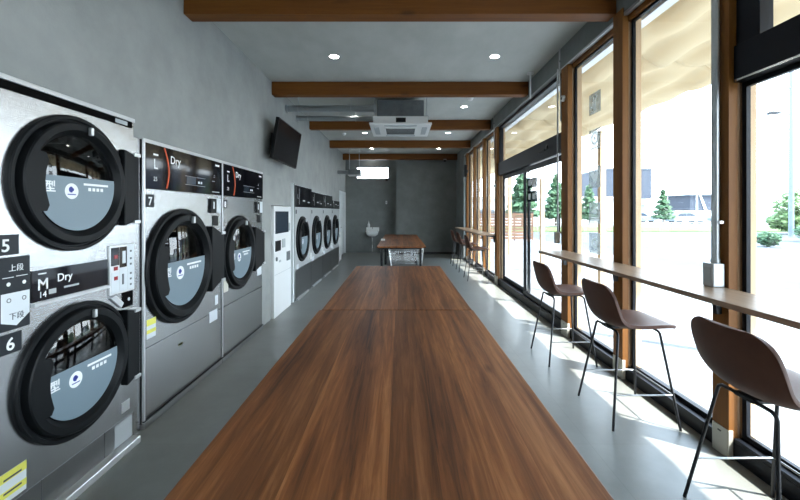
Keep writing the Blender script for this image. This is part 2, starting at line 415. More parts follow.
# sliding door
d = header_unit('door_1', 4.68, 7.80, .045, 2.235, 2.49)
lf = frame_rect(6.18, 7.76, .126, 2.233, 2.095, 2.125, .08).build('fixed_leaf', M['black_frame'], d, bevel=.002)
MB().box(2.108, 2.112, 6.26, 7.68, .206, 2.153).build('pane', M['glass'], lf)
sl = frame_rect(4.74, 6.30, .126, 2.215, 2.045, 2.075, .075).build('sliding_leaf', M['black_frame'], d, bevel=.002)
MB().box(2.058, 2.062, 4.815, 6.225, .2, 2.14).build('pane', M['glass'], sl)
MB().tube([(2.045, 4.79, 1.22), (2.01, 4.79, 1.24), (2.01, 4.79, 1.46), (2.045, 4.79, 1.48)], .012).build('door_handle', M['black'], sl)
MB().lathe([(0, 0.001), (-.02, .028), (-.03, .034), (-.03, .001)], (2.015, 5.15, 2.37), n=24).box(2.005, 2.015, 5.28, 5.55, 2.34, 2.365).build('door_sensor', M['plastic_dk'], d)
for k, (za, zb) in enumerate(((1.876, 2.04), (1.66, 1.84))):
    p = tag(MB().box(2.052, 2.0575, 5.70, 6.13, za-.01, zb-.02).build('door_notice', M['notice']), ['dark notice panel with white squares on sliding door, upper one', 'dark notice panel with white squares on sliding door, lower one'][k], 'sign', 'notices on the sliding door glass')
    for j in range(2): MB().box(2.050, 2.0518, 5.78+j*.19, 5.88+j*.19, za+.03, za+.12).build('pictogram', M['ink'], p)

# decals on the window beside the door
def decal(zc, kind, label):
    yc = 4.05; x = 2.0765
    p = MB().box(x-.0012, x-.0002, yc-.12, yc+.12, zc-.112, zc+.112).build('window_decal', M['decal'])
    tag(p, label, 'decal', 'pale pictogram stickers on the glass')
    q = MB()
    X = x-.002
    def ring(cy, cz, r0, r1):
        n = 28; v = []
        for i in range(n):
            t = 2*PI*i/n; v += [(X, cy+r0*math.cos(t), cz+r0*math.sin(t)), (X, cy+r1*math.cos(t), cz+r1*math.sin(t))]
        q.add(v, [(2*i, 2*i+1, (2*i+3) % (2*n), (2*i+2) % (2*n)) for i in range(n)])
    def bar(y, z, dy, dz): q.add([(X, y-dy, z-dz), (X, y+dy, z-dz), (X, y+dy, z+dz), (X, y-dy, z+dz)], [(0, 1, 2, 3)])
    if kind == 0:
        ring(yc, zc+.05, .02, .038); q.add([(X, yc-.03, zc-.08), (X, yc+.03, zc-.08), (X, yc+.045, zc+.0), (X, yc-.015, zc+.01)], [(0, 1, 2, 3)]); bar(yc+.05, zc-.04, .03, .01)
    elif kind == 1:
        ring(yc, zc+.015, .045, .075); ring(yc, zc+.015, .0, .02); bar(yc, zc-.09, .07, .008)
    elif kind == 2:
        q.add([(X, yc-.085, zc+.03), (X, yc, zc-.07), (X, yc+.085, zc+.03), (X, yc+.05, zc+.075), (X, yc, zc+.03), (X, yc-.05, zc+.075)], [(0, 1, 2, 3, 4, 5)])
    elif kind == 3:
        q.add([(X, yc-.06, zc), (X, yc+.07, zc), (X, yc+.03, zc+.05), (X, yc-.02, zc+.05)], [(0, 1, 2, 3)]); bar(yc, zc-.05, .08, .006); bar(yc, zc-.075, .08, .006)
    else:
        ring(yc, zc, .03, .06); bar(yc, zc-.085, .07, .008)
    q.build('pictogram', M['decal_ink'], p)
decal(2.653, 0, 'pale grey window sticker topmost in the column, with a bent figure')
decal(2.262, 1, 'pale grey window sticker with a ring, second from the top')
decal(1.86, 2, 'pale grey window sticker with a folded heart shape, third from the top')
decal(1.480, 3, 'pale grey window sticker with a shirt hanger shape, above the counter')
decal(1.155, 4, 'pale grey window sticker lowest, close above the counter')

# ------------------------------------------------------------------ laundry machines
def plate_hole(mb, y0, y1, z0, z1, cy, cz, r, a=0., n=64):
    corners = [math.atan2(z-cz, y-cy) % (2*PI) for y in (y0, y1) for z in (z0, z1)]
    ang = sorted([2*PI*i/n for i in range(n)]+corners)
    v = []
    for t in ang:
        c, s_ = math.cos(t), math.sin(t)
        ts = []
        if c > 1e-9: ts.append((y1-cy)/c)
        if c < -1e-9: ts.append((y0-cy)/c)
        if s_ > 1e-9: ts.append((z1-cz)/s_)
        if s_ < -1e-9: ts.append((z0-cz)/s_)
        q = min(ts)
        v += [(a, cy+r*c, cz+r*s_), (a, cy+q*c, cz+q*s_)]
    k = len(ang)
    mb.add(v, [(2*i, 2*i+1, (2*i+3) % (2*k), (2*i+2) % (2*k)) for i in range(k)])
def logo(mbw, mbb, a, cy, cz, r):
    mbw.disc((a, cy, cz), r, 32)
    mbb.add([(a+.0008, cy+r*.38*math.cos(t)-(.08*r), cz+r*.2+r*.38*math.sin(t)) for t in [PI*.35+i*PI*1.3/14 for i in range(15)]]
            + [(a+.0008, cy+.10*r, cz+r*.2+r*.1)], [tuple(range(16))])
    mbb.add([(a+.0008, cy+r*(.1+.22*math.cos(t)), cz+r*.2+r*.22*math.sin(t)) for t in [2*PI*i/12 for i in range(12)]], [tuple(range(12))])
    mbb.box(a, a+.0008, cy-r*.6, cy+r*.6, cz-r*.48, cz-r*.36)
def door(root, cy, cz, R, hinge_y, text=True, grip=True, film=True, hz=.2, latch=.04, detail=True):
    """round porthole door: outer radius R; local coordinates, face plane at x=0"""
    k = R/.355
    prof = [(0, R), (.018*k, R), (.024*k, R-.006*k), (.024*k, R-.020*k), (.014*k, R-.024*k), (.014*k, R-.031*k), (.044*k, R-.038*k), (.049*k, R-.044*k), (.049*k, R-.076*k), (.046*k, R-.080*k),
            (.022*k, R-.102*k), (0, R-.106*k)]
    dr = MB().lathe(prof, (0, cy, cz), n=96, crisp=True).build('door', M['plastic'], root)
    gr = R-.103*k
    MB().lathe([(.0, gr), (.008, gr), (.010, gr-.004), (0.010, 0.0005)], (.014*k, cy, cz), n=64).build('door_glass', M['dglass'], dr)
    if film:
        # lower half of the pane carries a blue-grey film with a straight top edge
        h = .032*k; a = .014*k+.0115; g2 = gr-.004; t0 = math.asin(h/g2)
        pts = [(cy+g2*math.cos(t), cz+g2*math.sin(t)) for t in [PI-t0+(PI+2*t0)*i/40 for i in range(41)]]
        fl = MB().prism(pts, 'X', a, a+.0012).build('glass_film', M['film'], dr)
        a2 = a+.0014
        W = MB(); B = MB(); D = MB()
        logo(D, B, a2, cy-.044*k, cz-.042*k, .041*k)
        if detail:
            W.text('大型', (a2, cy-.256*k, cz-.046*k), .060*k, bold=.0012)
            W.box(a2, a2+.0006, cy+.03*k, cy+.20*k, cz-.007*k, cz+.005*k)
            for j in range(4): W.box(a2, a2+.0006, cy+.06*k+j*.028*k, cy+.079*k+j*.028*k, cz-.036*k, cz-.018*k)
        if detail: W.build('lettering', M['ink'], dr)
        D.build('logo_disc', M['ink'], dr); B.build('emblem', M['blue_ink'], dr)
    if grip:
        rr = R-.055*k
        t1, t2 = math.atan2(.14, -.262), math.atan2(-.15, -.262) % (2*PI)
        out = [(cy+rr*math.cos(t), cz+rr*math.sin(t)) for t in [t1+(t2-t1)*i/20 for i in range(21)]]
        inn = [(-.206, -.145), (-.192, -.118), (-.210, -.05), (-.214, 0), (-.210, .05), (-.194, .10), (-.21, .135)]
        out += [(cy+y*k, cz+z*k) for y, z in inn]
        MB().prism(out, 'X', .014*k+.011, .0492*k).build('door_grip', M['plastic'], dr)
    if hinge_y:
        y_in = cy+R*.86
        MB().prism([(y_in, cz+.235*k), (hinge_y, cz+hz*k), (hinge_y, cz-hz*k), (y_in, cz-.235*k)], 'X', .004, .05*k).build('hinge_block', M['plastic'], dr, bevel=.006)
        for sgn in (1, -1):
            MB().box(.004, .058*k, hinge_y-.05*k, hinge_y+.004, cz+sgn*(hz*k+.012*k)-.011*k, cz+sgn*(hz*k+.012*k)+.011*k).build('hinge_pin', M['steel_edge'], dr, bevel=.003)
    MB().box(.05*k, .07*k, cy+latch*k-.009*k, cy+latch*k+.009*k, cz+.262*k, cz+.305*k).build('latch', M['steel_edge'], dr, bevel=.004)
    # drum behind the pane
    g = gr+.02
    MB().lathe([(-.002, g), (-.05, g+.02), (-.5, g+.02), (-.5, .001)], (0, cy, cz), n=40).build('drum', M['drum'], root)
    for i in range(3):
        t = PI/2+i*2*PI/3; y, z = cy+(g-.03)*math.cos(t), cz+(g-.03)*math.sin(t)
        MB().tube([(-.06, y, z), (-.48, y, z)], .03*k, 8).build('drum_paddle', M['drum'], root)
    return dr
def carcass(mb, y0, y1, z0, z1, depth=.78):
    mb.add([(0, y0, z0), (-depth, y0, z0), (-depth, y0, z1), (0, y0, z1), (0, y1, z0), (-depth, y1, z0), (-depth, y1, z1), (0, y1, z1)],
           [(0, 3, 2, 1), (4, 5, 6, 7), (0, 1, 5, 4), (3, 7, 6, 2), (1, 2, 6, 5)])
def label_sheet(root, y0, y1, z0, z1, mat, a=.0015, bars=None, name='sticker'):
    s_ = MB().box(0, a, y0, y1, z0, z1).build(name, mat, root)
    return s_
def textmb(items, a):
    q = MB()
    for it in items: q.text(it[0], (a, it[1], it[2]), it[3], bold=it[4] if len(it) > 4 else 0.)
    return q

# --- stacked dryer, doors 5 and 6
S = empty('stacked_dryer', (-1.73, 1.50, 0), 'tall stainless twin dryer with two round doors numbered 5 and 6', 'dryer')
m = MB(); Wd = .965
carcass(m, 0, Wd, 0.02, 2.08, .8)
cy = .516; RO = .355
plate_hole(m, 0, Wd, 1.215, 2.045, cy, 1.64, .25)
plate_hole(m, 0, Wd, .205, 1.06, cy+.025, .652, .25)
m.box(-.02, 0, 0, Wd, 1.06, 1.215); m.box(-.02, 0, 0, Wd, .03, .205)
m.box(-.02, .0, 0, Wd, 2.04, 2.09)
m.build('cabinet', M['steel'], S)
tag(MB().box(-.005, .012, -.0, Wd, 2.068, 2.092).build('top_trim', M['steel_edge'], S, bevel=.003), 'pale metal top edge')
v = MB().box(0, .003, 0, Wd-.015, 2.028, 2.068).build('vent_slot', M['matte_black'], S)
MB().box(.003, .005, Wd-.16, Wd-.06, 2.036, 2.060).build('name_plate', M['grey_label'], v)
door(S, cy, 1.64, RO, .95); door(S, cy+.025, .652, RO, .955)
def numplate(y0, z0, n, s_):
    p = MB().box(0, .002, y0, y0+s_, z0, z0+.09).build('number_plate', M['sign'], S)
    MB().text(n, (.002, y0+s_*.28, z0+.016), .078, bold=.0012).build('lettering', M['ink'], p)
numplate(.115, 1.30, '5', .108); numplate(.138, .862, '6', .098)
# upper / lower selector plate
p = MB().box(0, .002, .142, .274, .965, 1.29).build('selector_plate', M['sign'], S)
MB().add([(.0026, .144, 1.13), (.0026, .272, 1.13), (.0026, .272, 1.025), (.0026, .212, .98), (.0026, .144, 1.005)], [(0, 4, 3, 2, 1)]).build('pale_arrow', M['label_white'], p)
q = textmb([('上段', .176, 1.228, .034)], .003); q.disc((.0035, .176, 1.17), .009, 16); q.disc((.0035, .246, 1.17), .009, 16)
q.box(.0026, .0032, .150, .20, 1.198, 1.201); q.box(.0026, .0032, .21, .262, 1.200, 1.203); q.build('lettering', M['ink'], p)
q = textmb([('下段', .178, 1.012, .034)], .0032)
for yy in (.178, .246): q.lathe([(0, .010), (.0006, .010), (.0006, .007), (0, .007)], (.003, yy, 1.098), n=16)
q.build('dark_lettering', M['ink_dark'], p)
# name band
p = MB().box(0, .006, .28, .742, 1.062, 1.212).build('name_panel', M['gloss'], S)
q = textmb([('M', .305, 1.116, .076, .0008), ('Dry', .41, 1.140, .056, .0005), ('14', .312, 1.078, .042)], .0062)
q.box(.0062, .0068, .31, .352, 1.190, 1.196); q.build('lettering', M['ink'], p)
q = MB().box(.0062, .0068, .365, .405, 1.086, 1.110).box(.0062, .0068, .45, .54, 1.100, 1.110); q.build('small_lettering', M['ink_dim'], p)
MB().box(0, .02, .28, .742, 1.042, 1.059).build('ledge', M['steel_edge'], S, bevel=.002)
# coin panel
cyp = lambda y: .75+(y-.79)*1.25
czp = lambda z: .99+(z-1.02)*1.176
def cb(mb, x0, x1, y0, y1, z0, z1): return mb.box(x0, x1, cyp(y0), cyp(y1), czp(z0), czp(z1))
p = cb(MB(), 0, .012, .79, .958, 1.02, 1.275).build('coin_panel', M['steel_edge'], S, bevel=.003)
cb(cb(MB(), .012, .014, .797, .848, 1.17, 1.262), .012, .014, .852, .90, 1.155, 1.262).build('display_field', M['gloss'], p)
for zz in (1.205, 1.145, 1.095): cb(MB(), .012, .0155, .815, .838, zz, zz+.019).build('digit_display', M['red_led'], p)
cb(MB(), .012, .016, .868, .89, 1.175, 1.24).build('coin_slot', M['label_white'], p)
cb(MB(), .0135, .018, .868, .876, 1.065, 1.12).build('coin_slot', M['insul'], p)
cb(cb(cb(MB(), .012, .0135, .80, .848, 1.03, 1.135), .012, .0135, .852, .90, 1.03, 1.15), .012, .0135, .905, .95, 1.03, 1.27).build('white_field', M['label_white'], p)
q = MB()
for zz in (1.05, 1.08, 1.11, 1.16, 1.19, 1.23): cb(q, .0135, .0145, .922, .934, zz, zz+.010)
q.build('small_lettering', M['ink_dark'], p)
p = MB().box(0, .004, .865, .955, .89, .985).build('key_recess', M['matte_black'], S)
MB().cyl((.004, .905, .94), (.014, .905, .94), .011, 14).build('key_lock', M['chrome'], p)
MB().prism([(.76, .975), (.80, .985), (.865, .925), (.845, .90)], 'X', 0, .012).build('bracket', M['steel_edge'], S)
# bottom panel and labels
MB().box(0, .003, 0, .33, .05, .198).box(0, .003, .335, .72, .05, .198).box(0, .003, .725, .958, .05, .198).build('kick_panel', M['steel_dk'], S, bevel=.001)
label_sheet(S, .80, .945, .055, .188, M['grey_label'], .0045)
tag(label_sheet(S, .86, .93, .235, .30, M['steel_edge'], .002), 'small pale sticker')
p = label_sheet(S, .135, .258, .212, .345, M['label_white'])
MB().box(.0015, .0025, .135, .258, .305, .345).box(.0015, .0025, .135, .258, .235, .265).build('yellow_band', M['yellow'], p)
q = MB()
for zz in (.25, .31): q.box(.0025, .003, .155, .235, zz, zz+.009)
q.build('small_lettering', M['ink_dark'], p)
MB().box(-.02, .05, 0, Wd, .0, .045).build('base_rail', M['steel_edge'], S, bevel=.006)

# --- large single dryers, doors 7 and 8
def big_dryer(y0, W, num, cyo, czo, R, label, sheet):
    S = empty('large_dryer', (-1.765, y0, 0), label, 'dryer', 'large single-door dryers')
    m = MB(); cz = czo
    carcass(m, 0.003, W-.003, .03, 1.99, .8)
    plate_hole(m, .003, W-.003, .545, 1.65, cyo, cz, R-.10)
    m.box(-.02, 0, .003, W-.003, 1.65, 1.99)
    m.build('cabinet', M['steel'], S)
    MB().box(0, .003, .008, W-.008, .06, .538).build('lower_panel', M['steel'], S, bevel=.001)
    tag(MB().box(-.002, .012, 0, W, 1.972, 1.998).build('top_trim', M['steel_edge'], S, bevel=.003), 'pale metal top edge')
    MB().box(-.002, .012, 0, .018, .04, 1.972).build('side_trim', M['steel_edge'], S, bevel=.002)
    p = MB().box(0, .012, .022, W-.006, 1.652, 1.972).build('control_panel', M['gloss'], S, bevel=.003)
    a = .0125
    q = textmb([('L', .10, 1.80, .10, .001), ('Dry', .30, 1.86, .085, .0008), ('25', .10, 1.712, .045)], a)
    q.box(a, a+.0006, .10, .155, 1.895, 1.908); q.box(a, a+.0006, W-.14, W-.06, 1.925, 1.942)
    q.box(a, a+.0006, .56, .62, 1.735, 1.775); q.box(a, a+.0006, .70, .725, 1.735, 1.755); q.box(a, a+.0006, .74, .765, 1.735, 1.755)
    q.build('lettering', M['ink'], p)
    q = MB()
    for z_ in (1.775, 1.815, 1.83): q.box(a, a+.0006, W-.20+(z_-1.775)*.6, W-.15, z_, z_+.006)
    q.box(a, a+.0006, .50, .82, 1.715, 1.718).box(a, a+.0006, .50, .82, 1.785, 1.788).box(a, a+.0006, W-.2, W-.06, 1.675, 1.683)
    q.build('small_lettering', M['ink_dim'], p)
    tag(MB().box(a, a+.001, .52, .66, 1.722, 1.782).build('display', M['screen'], p), 'small dark display window')
    pts = []
    for i in range(21):
        t = i/20; z_ = 1.665+t*.30; pts.append((a+.0008, .225+.055*math.sin(PI*(.15+t*.85)), z_))
    MB().tube(pts, .006, 8).build('orange_arc', M['orange'], p)
    dr = door(S, cyo, cz, R, W-.06, hz=.165)
    p = MB().box(0, .003, .035, .125, 1.525, 1.615).build('number_plate', M['sign'], S)
    MB().text(num, (.003, .06, 1.54), .08, bold=.002).build('lettering', M['ink'], p)
    p = MB().box(0, .02, W-.23, W-.13, 1.48, 1.615).build('coin_unit', M['plastic_dk'], S, bevel=.003)
    MB().box(.02, .023, W-.195, W-.17, 1.52, 1.585).build('coin_slot', M['label_white'], p)
    MB().box(0, .022, W-.125, W-.04, 1.48, 1.62).build('receipt_unit', M['label_white'], S, bevel=.004)
    MB().box(0, .006, W-.17, W-.07, 1.36, 1.455).build('key_recess', M['plastic_dk'], S)
    if sheet == 0:
        p = label_sheet(S, .045, .145, .60, .735, M['label_white'])
        MB().box(.0015, .0025, .045, .145, .69, .735).box(.0015, .0025, .045, .145, .635, .662).build('yellow_band', M['yellow'], p)
        tag(MB().cbox((.002, .45, .43), (.002, .06, .016)).build('yellow_mark', M['yellow'], S), 'tiny yellow mark')
        label_sheet(S, W-.23, W-.08, .46, .56, M['label_white'], .004)
        label_sheet(S, W-.12, W-.06, .60, .69, M['label_white'])
    else:
        label_sheet(S, .05, .15, .68, .81, M['offwhite'])
        label_sheet(S, W-.17, W-.02, .70, .80, M['label_white'])
        label_sheet(S, W-.10, W-.02, .87, .96, M['label_white'])
        MB().disc((.002, .62, .745), .014, 16).disc((.002, .62, .70), .014, 16).build('round_sticker', M['label_white'], S)
    MB().box(0, .014, 0, W, .0, .045).box(-.1, 0, 0, W, 0, .03).build('base_rail', M['steel_dk'], S, bevel=.003)
    MB().box(.002, .016, 0, W, .045, .056).build('base_gap', M['plastic_dk'], S)
    return S
big_dryer(2.60, 1.145, '7', .458, 1.065, .452, 'large stainless dryer with one round door, numbered 7', 0)
big_dryer(3.752, 1.11, '8', .406, 1.05, .400, 'large dark-looking stainless dryer numbered 8 beside the white payment kiosk', 1)
MB().box(-2.0, -1.775, 2.47, 2.594, .0, 1.99).build('filler_strip', M['steel'])
tag(bpy.data.objects['filler_strip'], 'narrow vertical steel filler between stacked dryer and dryer 7', 'filler strip')

# --- payment kiosk
K = empty('payment_kiosk', (-1.75, 5.28, 0), 'white upright payment kiosk with dark screen beside dryer 8', 'payment kiosk')
MB().box(-.5, 0, 0, .82, .0, 1.575).build('cabinet', M['white'], K, bevel=.006)
MB().box(0, .01, .05, .66, 1.18, 1.50).build('screen', M['screen'], K, bevel=.004)
MB().box(0, .012, .05, .27, .93, 1.08).build('bill_slot', M['plastic_dk'], K, bevel=.004)
MB().box(0, .008, .36, .50, .96, 1.09).build('card_reader', M['grey_label'], K, bevel=.003)
MB().box(0, .012, .58, .74, .74, .88).build('coin_tray', M['insul'], K, bevel=.004)
MB().cyl((0, .10, .82), (.012, .10, .82), .03, 16).build('lock', M['insul'], K)
MB().box(0, .004, .22, .30, .76, .79).build('label_tag', M['grey_label'], K)
MB().box(0, .002, .02, .8, .60, .604).box(0, .012, .70, .73, 1.2, 1.32).build('seam', M['grey_label'], K)
MB().box(WL, -1.755, 6.24, 6.29, 0, 1.97).build('wall_pilaster', M['white_paint'])
tag(bpy.data.objects['wall_pilaster'], 'narrow white upright panel between kiosk and first washer', 'panel')

# --- washers further on
def washer(y0, W, H, label):
    S = empty('washing_machine', (-1.745, y0, 0), label, 'washing machine', 'washing machines beyond the kiosk')
    m = MB(); cy, cz, R = .47, 1.015, .40
    carcass(m, .004, W-.004, .10, H, .75)
    plate_hole(m, .004, W-.004, .52, 1.56, cy, cz, R-.11)
    m.box(-.02, 0, .004, W-.004, 1.56, H)
    m.build('cabinet', M['silver'], S)
    MB().box(0, .004, .01, W-.01, .10, .515).build('lower_panel', M['steel_dk'], S)
    p = MB().box(0, .02, .01, W-.008, 1.575, H-.01).build('control_panel', M['gloss'], S, bevel=.004)
    q = MB().text('L' if H > 1.8 else 'M', (.0205, .1, 1.72), .10, bold=.002)
    q.box(.0205, .021, .2, .215, 1.62, H-.05); q.box(.0205, .021, .45, .6, 1.68, 1.70); q.box(.0205, .021, .8, .95, 1.66, 1.68)
    q.build('lettering', M['ink_dim'], p)
    door(S, cy, cz, R, None, hz=.15, detail=False)
    label_sheet(S, .10, .24, .50, .60, M['label_white'])
    MB().box(0, .03, W-.14, W-.06, .58, .70).build('detergent_box', M['white'], S)
    label_sheet(S, .05, .12, 1.46, 1.53, M['sign'], name='number_plate')
    MB().box(-.1, .0, .0, W, 0, .10).build('plinth', M['steel_dk'], S)
    MB().box(-.04, .03, .1, W-.25, 0, .025).build('base_rail', M['steel_edge'], S)
    return S
washer(6.30, 1.13, 1.945, 'silver washing machine nearest the white kiosk, round black door')
washer(7.44, 1.13, 1.90, 'silver washing machine second from the kiosk')
washer(8.58, 1.13, 1.90, 'silver washing machine third from the kiosk')
washer(9.72, 1.13, 1.80, 'slightly lower silver washing machine, last in the row')
K = empty('detergent_vending_box', (-2.0, 11.45, 0), 'low white cabinet standing between last washer and the side door', 'cabinet')
MB().box(0, .16, 0, .5, .0, .86).build('body', M['white'], K, bevel=.006)
MB().box(.16, .166, .03, .47, .06, .66).build('door', M['white'], K, bevel=.003)
MB().box(.16, .166, .05, .2, .72, .81).build('control_panel', M['grey_label'], K)
# side door
d = struct('door_2', MB().box(WL-.06, WL-.02, 12.56, 13.84, .01, 2.14), M['white_paint'])
MB().box(WL-.05, WL+.015, 12.5, 12.56, 0, 2.20).box(WL-.05, WL+.015, 13.84, 13.9, 0, 2.20).box(WL-.05, WL+.015, 12.56, 13.84, 2.14, 2.20).build('door_frame', M['white_paint'], d, bevel=.003)
MB().tube([(WL-.02, 12.68, .98), (WL+.03, 12.68, .98), (WL+.03, 12.80, .98)], .011).build('door_handle', M['chrome'], d)

# ------------------------------------------------------------------ tables
def table(x0, x1, y0, y1, label, h=.72):
    W, Lh = x1-x0, y1-y0
    e = empty('long_table', (x0, y0, 0), label, 'table', 'walnut tables in a line down the room')
    MB().box(0, W, 0, Lh, h-.035, h).build('table_top', M['table'], e, bevel=.004)
    for a in (.08, W-.14):
        for b in (.08, Lh-.14): MB().box(a, a+.05, b, b+.05, 0, h-.075).build('leg', M['black'], e, bevel=.003)
    MB().box(.08, W-.09, .09, .12, h-.075, h-.0355).box(.08, W-.09, Lh-.13, Lh-.10, h-.075, h-.0355).box(.09, .12, .12, Lh-.13, h-.075, h-.0355).box(W-.13, W-.10, .12, Lh-.13, h-.075, h-.0355).build('under_frame', M['black'], e)
    return e
table(-.635, .575, .58, 2.985, 'nearest long walnut table filling the middle of the picture')
t2 = table(-.618, .567, 2.992, 5.42, 'second long walnut table, butted against the far end of nearest one')
table(-.52, .58, 8.50, 10.88, 'walnut table beyond the gap, with a wire cart beneath it')
table(-.515, .565, 10.89, 13.0, 'farthest walnut table, ending before the dark back wall')
tag(MB().box(-.515, -.41, 10.2, 10.4, .7215, .76).build('wipes_box', M['white'], bevel=.006), 'small white box on the edge of the far walnut table', 'box')

# wire laundry cart
Cc = empty('laundry_cart', (.14, 9.05, 0), 'chrome wire laundry cart parked under the far walnut table', 'cart')
m = MB()
bw, bl, z0, z1 = .36, .26, .30, .63
tw, tl = .40, .30
def lerp(a, b, t): return a+(b-a)*t
N_ = 22
for i in range(N_+1):
    t = i/N_
    for sg in (-1, 1):
        m.tube([(lerp(-bw, bw, t), sg*bl, z0), (lerp(-tw, tw, t), sg*tl, z1)], .0032, 4)
for i in range(13):
    t = i/12
    for sg in (-1, 1): m.tube([(sg*bw, lerp(-bl, bl, t), z0), (sg*tw, lerp(-tl, tl, t), z1)], .0032, 4)
for i in range(N_+1): m.tube([(lerp(-bw, bw, i/N_), -bl, z0), (lerp(-bw, bw, i/N_), bl, z0)], .0026, 4)
for k in range(6):
    t = k/5; a, b, z_ = lerp(bw, tw, t), lerp(bl, tl, t), lerp(z0, z1, t)
    m.tube([(-a, -b, z_), (a, -b, z_), (a, b, z_), (-a, b, z_), (-a, -b, z_)], .0035, 4)
m.build('wire_basket', M['chrome'], Cc)
m = MB().tube([(-tw, -tl, z1), (tw, -tl, z1), (tw, tl, z1), (-tw, tl, z1), (-tw, -tl, z1)], .011, 8)
for sx in (-1, 1):
    for sy in (-1, 1): m.tube([(sx*tw, sy*tl, z1), (sx*bw*.92, sy*bl*.95, .10)], .009, 8)
m.tube([(-bw*.92, -bl*.95, .12), (bw*.92, -bl*.95, .12), (bw*.92, bl*.95, .12), (-bw*.92, bl*.95, .12), (-bw*.92, -bl*.95, .12)], .009, 8)
m.build('cart_frame', M['white'], Cc)
for sx in (-1, 1):
    for sy in (-1, 1):
        MB().cyl((sx*bw*.92-.012, sy*bl*.95, .045), (sx*bw*.92+.012, sy*bl*.95, .045), .045, 16).box(sx*bw*.92-.018, sx*bw*.92+.018, sy*bl*.95-.015, sy*bl*.95+.015, .045, .11).build('caster', M['white'], Cc)

# ------------------------------------------------------------------ counters
def counter(y0, y1, label, brackets):
    e = empty('window_counter', (1.66, y0, 0), label, 'counter', 'bar counters along the windows')
    MB().box(0, .322, 0, y1-y0, 1.0, 1.03).build('counter_top', M['counter'], e, bevel=.003)
    for b in brackets:
        yy = b-y0
        MB().prism([(.14, .9985), (.322, .9985), (.322, .86), (.292, .86), (.282, .965), (.14, .98)], 'Y', yy-.015, yy+.015).build('bracket', M['black'], e)
    return e
counter(-.9, 4.56, 'near wooden window counter behind the three large brown stools', [1.21, 2.355, 3.465, 4.53])
counter(7.90, 11.5, 'far wooden window counter beyond the sliding door', [7.93, 9.1, 10.3, 11.36])

# ------------------------------------------------------------------ stools
def make_stool():
    e = empty('bar_stool', (0, 0, 0), 'x', 'bar stool', 'brown shell bar stools at the window counters')
    # shell: s from front lip to top of back; local +X = towards the window
    prof = [(.275, .672), (.25, .686), (.16, .686), (.05, .672), (-.05, .662), (-.12, .666), (-.175, .695), (-.205, .752), (-.220, .825), (-.231, .895), (-.238, .95), (-.240, .974)]
    wid = [.150, .190, .212, .222, .226, .228, .228, .230, .232, .228, .200, .135]
    curl = [.0, .003, .012, .022, .032, .045, .052, .050, .042, .032, .022, .016]
    n = 12; v = []
    for i, ((x, z), wd, cu) in enumerate(zip(prof, wid, curl)):
        a = prof[max(i-1, 0)]; b = prof[min(i+1, len(prof)-1)]
        tx, tz = b[0]-a[0], b[1]-a[1]; l = math.hypot(tx, tz); nx, nz = tz/l, -tx/l   # normal towards the sitter
        if nz < 0 and i < 5: nx, nz = -nx, -nz
        for k in range(n+1):
            t = -1+2*k/n; c = cu*abs(t)**2.4
            v.append((x+nx*c, t*wd, z+nz*c))
    f = [(i*(n+1)+k, i*(n+1)+k+1, (i+1)*(n+1)+k+1, (i+1)*(n+1)+k) for i in range(len(prof)-1) for k in range(n)]
    o = MB().add(v, f, True).build('seat_shell', M['leather'], e)
    md = o.modifiers.new('sub', 'SUBSURF'); md.levels = md.render_levels = 2
    md = o.modifiers.new('solid', 'SOLIDIFY'); md.thickness = .024; md.offset = 0
    md = o.modifiers.new('bev', 'BEVEL'); md.width = .008; md.segments = 3; md.limit_method = 'ANGLE'; md.angle_limit = .9
    r = .0085
    for sx in (-1, 1):
        for sy in (-1, 1):
            fx, tx = (-.225, -.135) if sx < 0 else (.235, .165)
            m = MB(); pts = [(fx, sy*.25, .0), (tx-.0*sx, sy*.150, .615)]
            # rounded bend into the underframe
            pts += [(tx, sy*.143, .630), (tx, sy*.125, .641), (tx, sy*.09, .643), (tx, sy*.002, .643)]
            m.tube(pts, r, 10).build('leg', M['black'], e)
    def at(sx, sy, h):
        fx, tx = (-.225, -.135) if sx < 0 else (.235, .165)
        t = h/.615; return (lerp(fx, tx, t), lerp(sy*.25, sy*.15, t), h)
    p1, p2, p3, p4 = at(-1, -1, .225), at(1, -1, .225), at(1, 1, .225), at(-1, 1, .225)
    MB().tube([p1, p2], .0055, 8).tube([p2, p3], .0055, 8).tube([p3, p4], .0055, 8).build('footrest', M['steel_dk'], e)
    MB().box(-.145, .175, -.05, .05, .634, .652).build('mounting_plate', M['black'], e, bevel=.003)
    return e
st = make_stool()
spots = [(1.715, 1.74, 'nearest brown leather bar stool, cut by the picture edge'), (1.675, 2.835, 'brown leather bar stool in the middle of the near three'),
         (1.66, 3.905, 'brown leather bar stool at the near counter, closest to the sliding door'),
         (1.68, 8.42, 'brown bar stool at far counter, closest to the sliding door'), (1.68, 9.62, 'brown bar stool in the middle of the far counter'),
         (1.68, 10.72, 'brown bar stool at far counter, closest to the dark back wall')]
for i, (x, y, lb) in enumerate(spots):
    o = st if i == 0 else copy_tree(st)
    o.location = (x, y, 0); o['label'] = lb

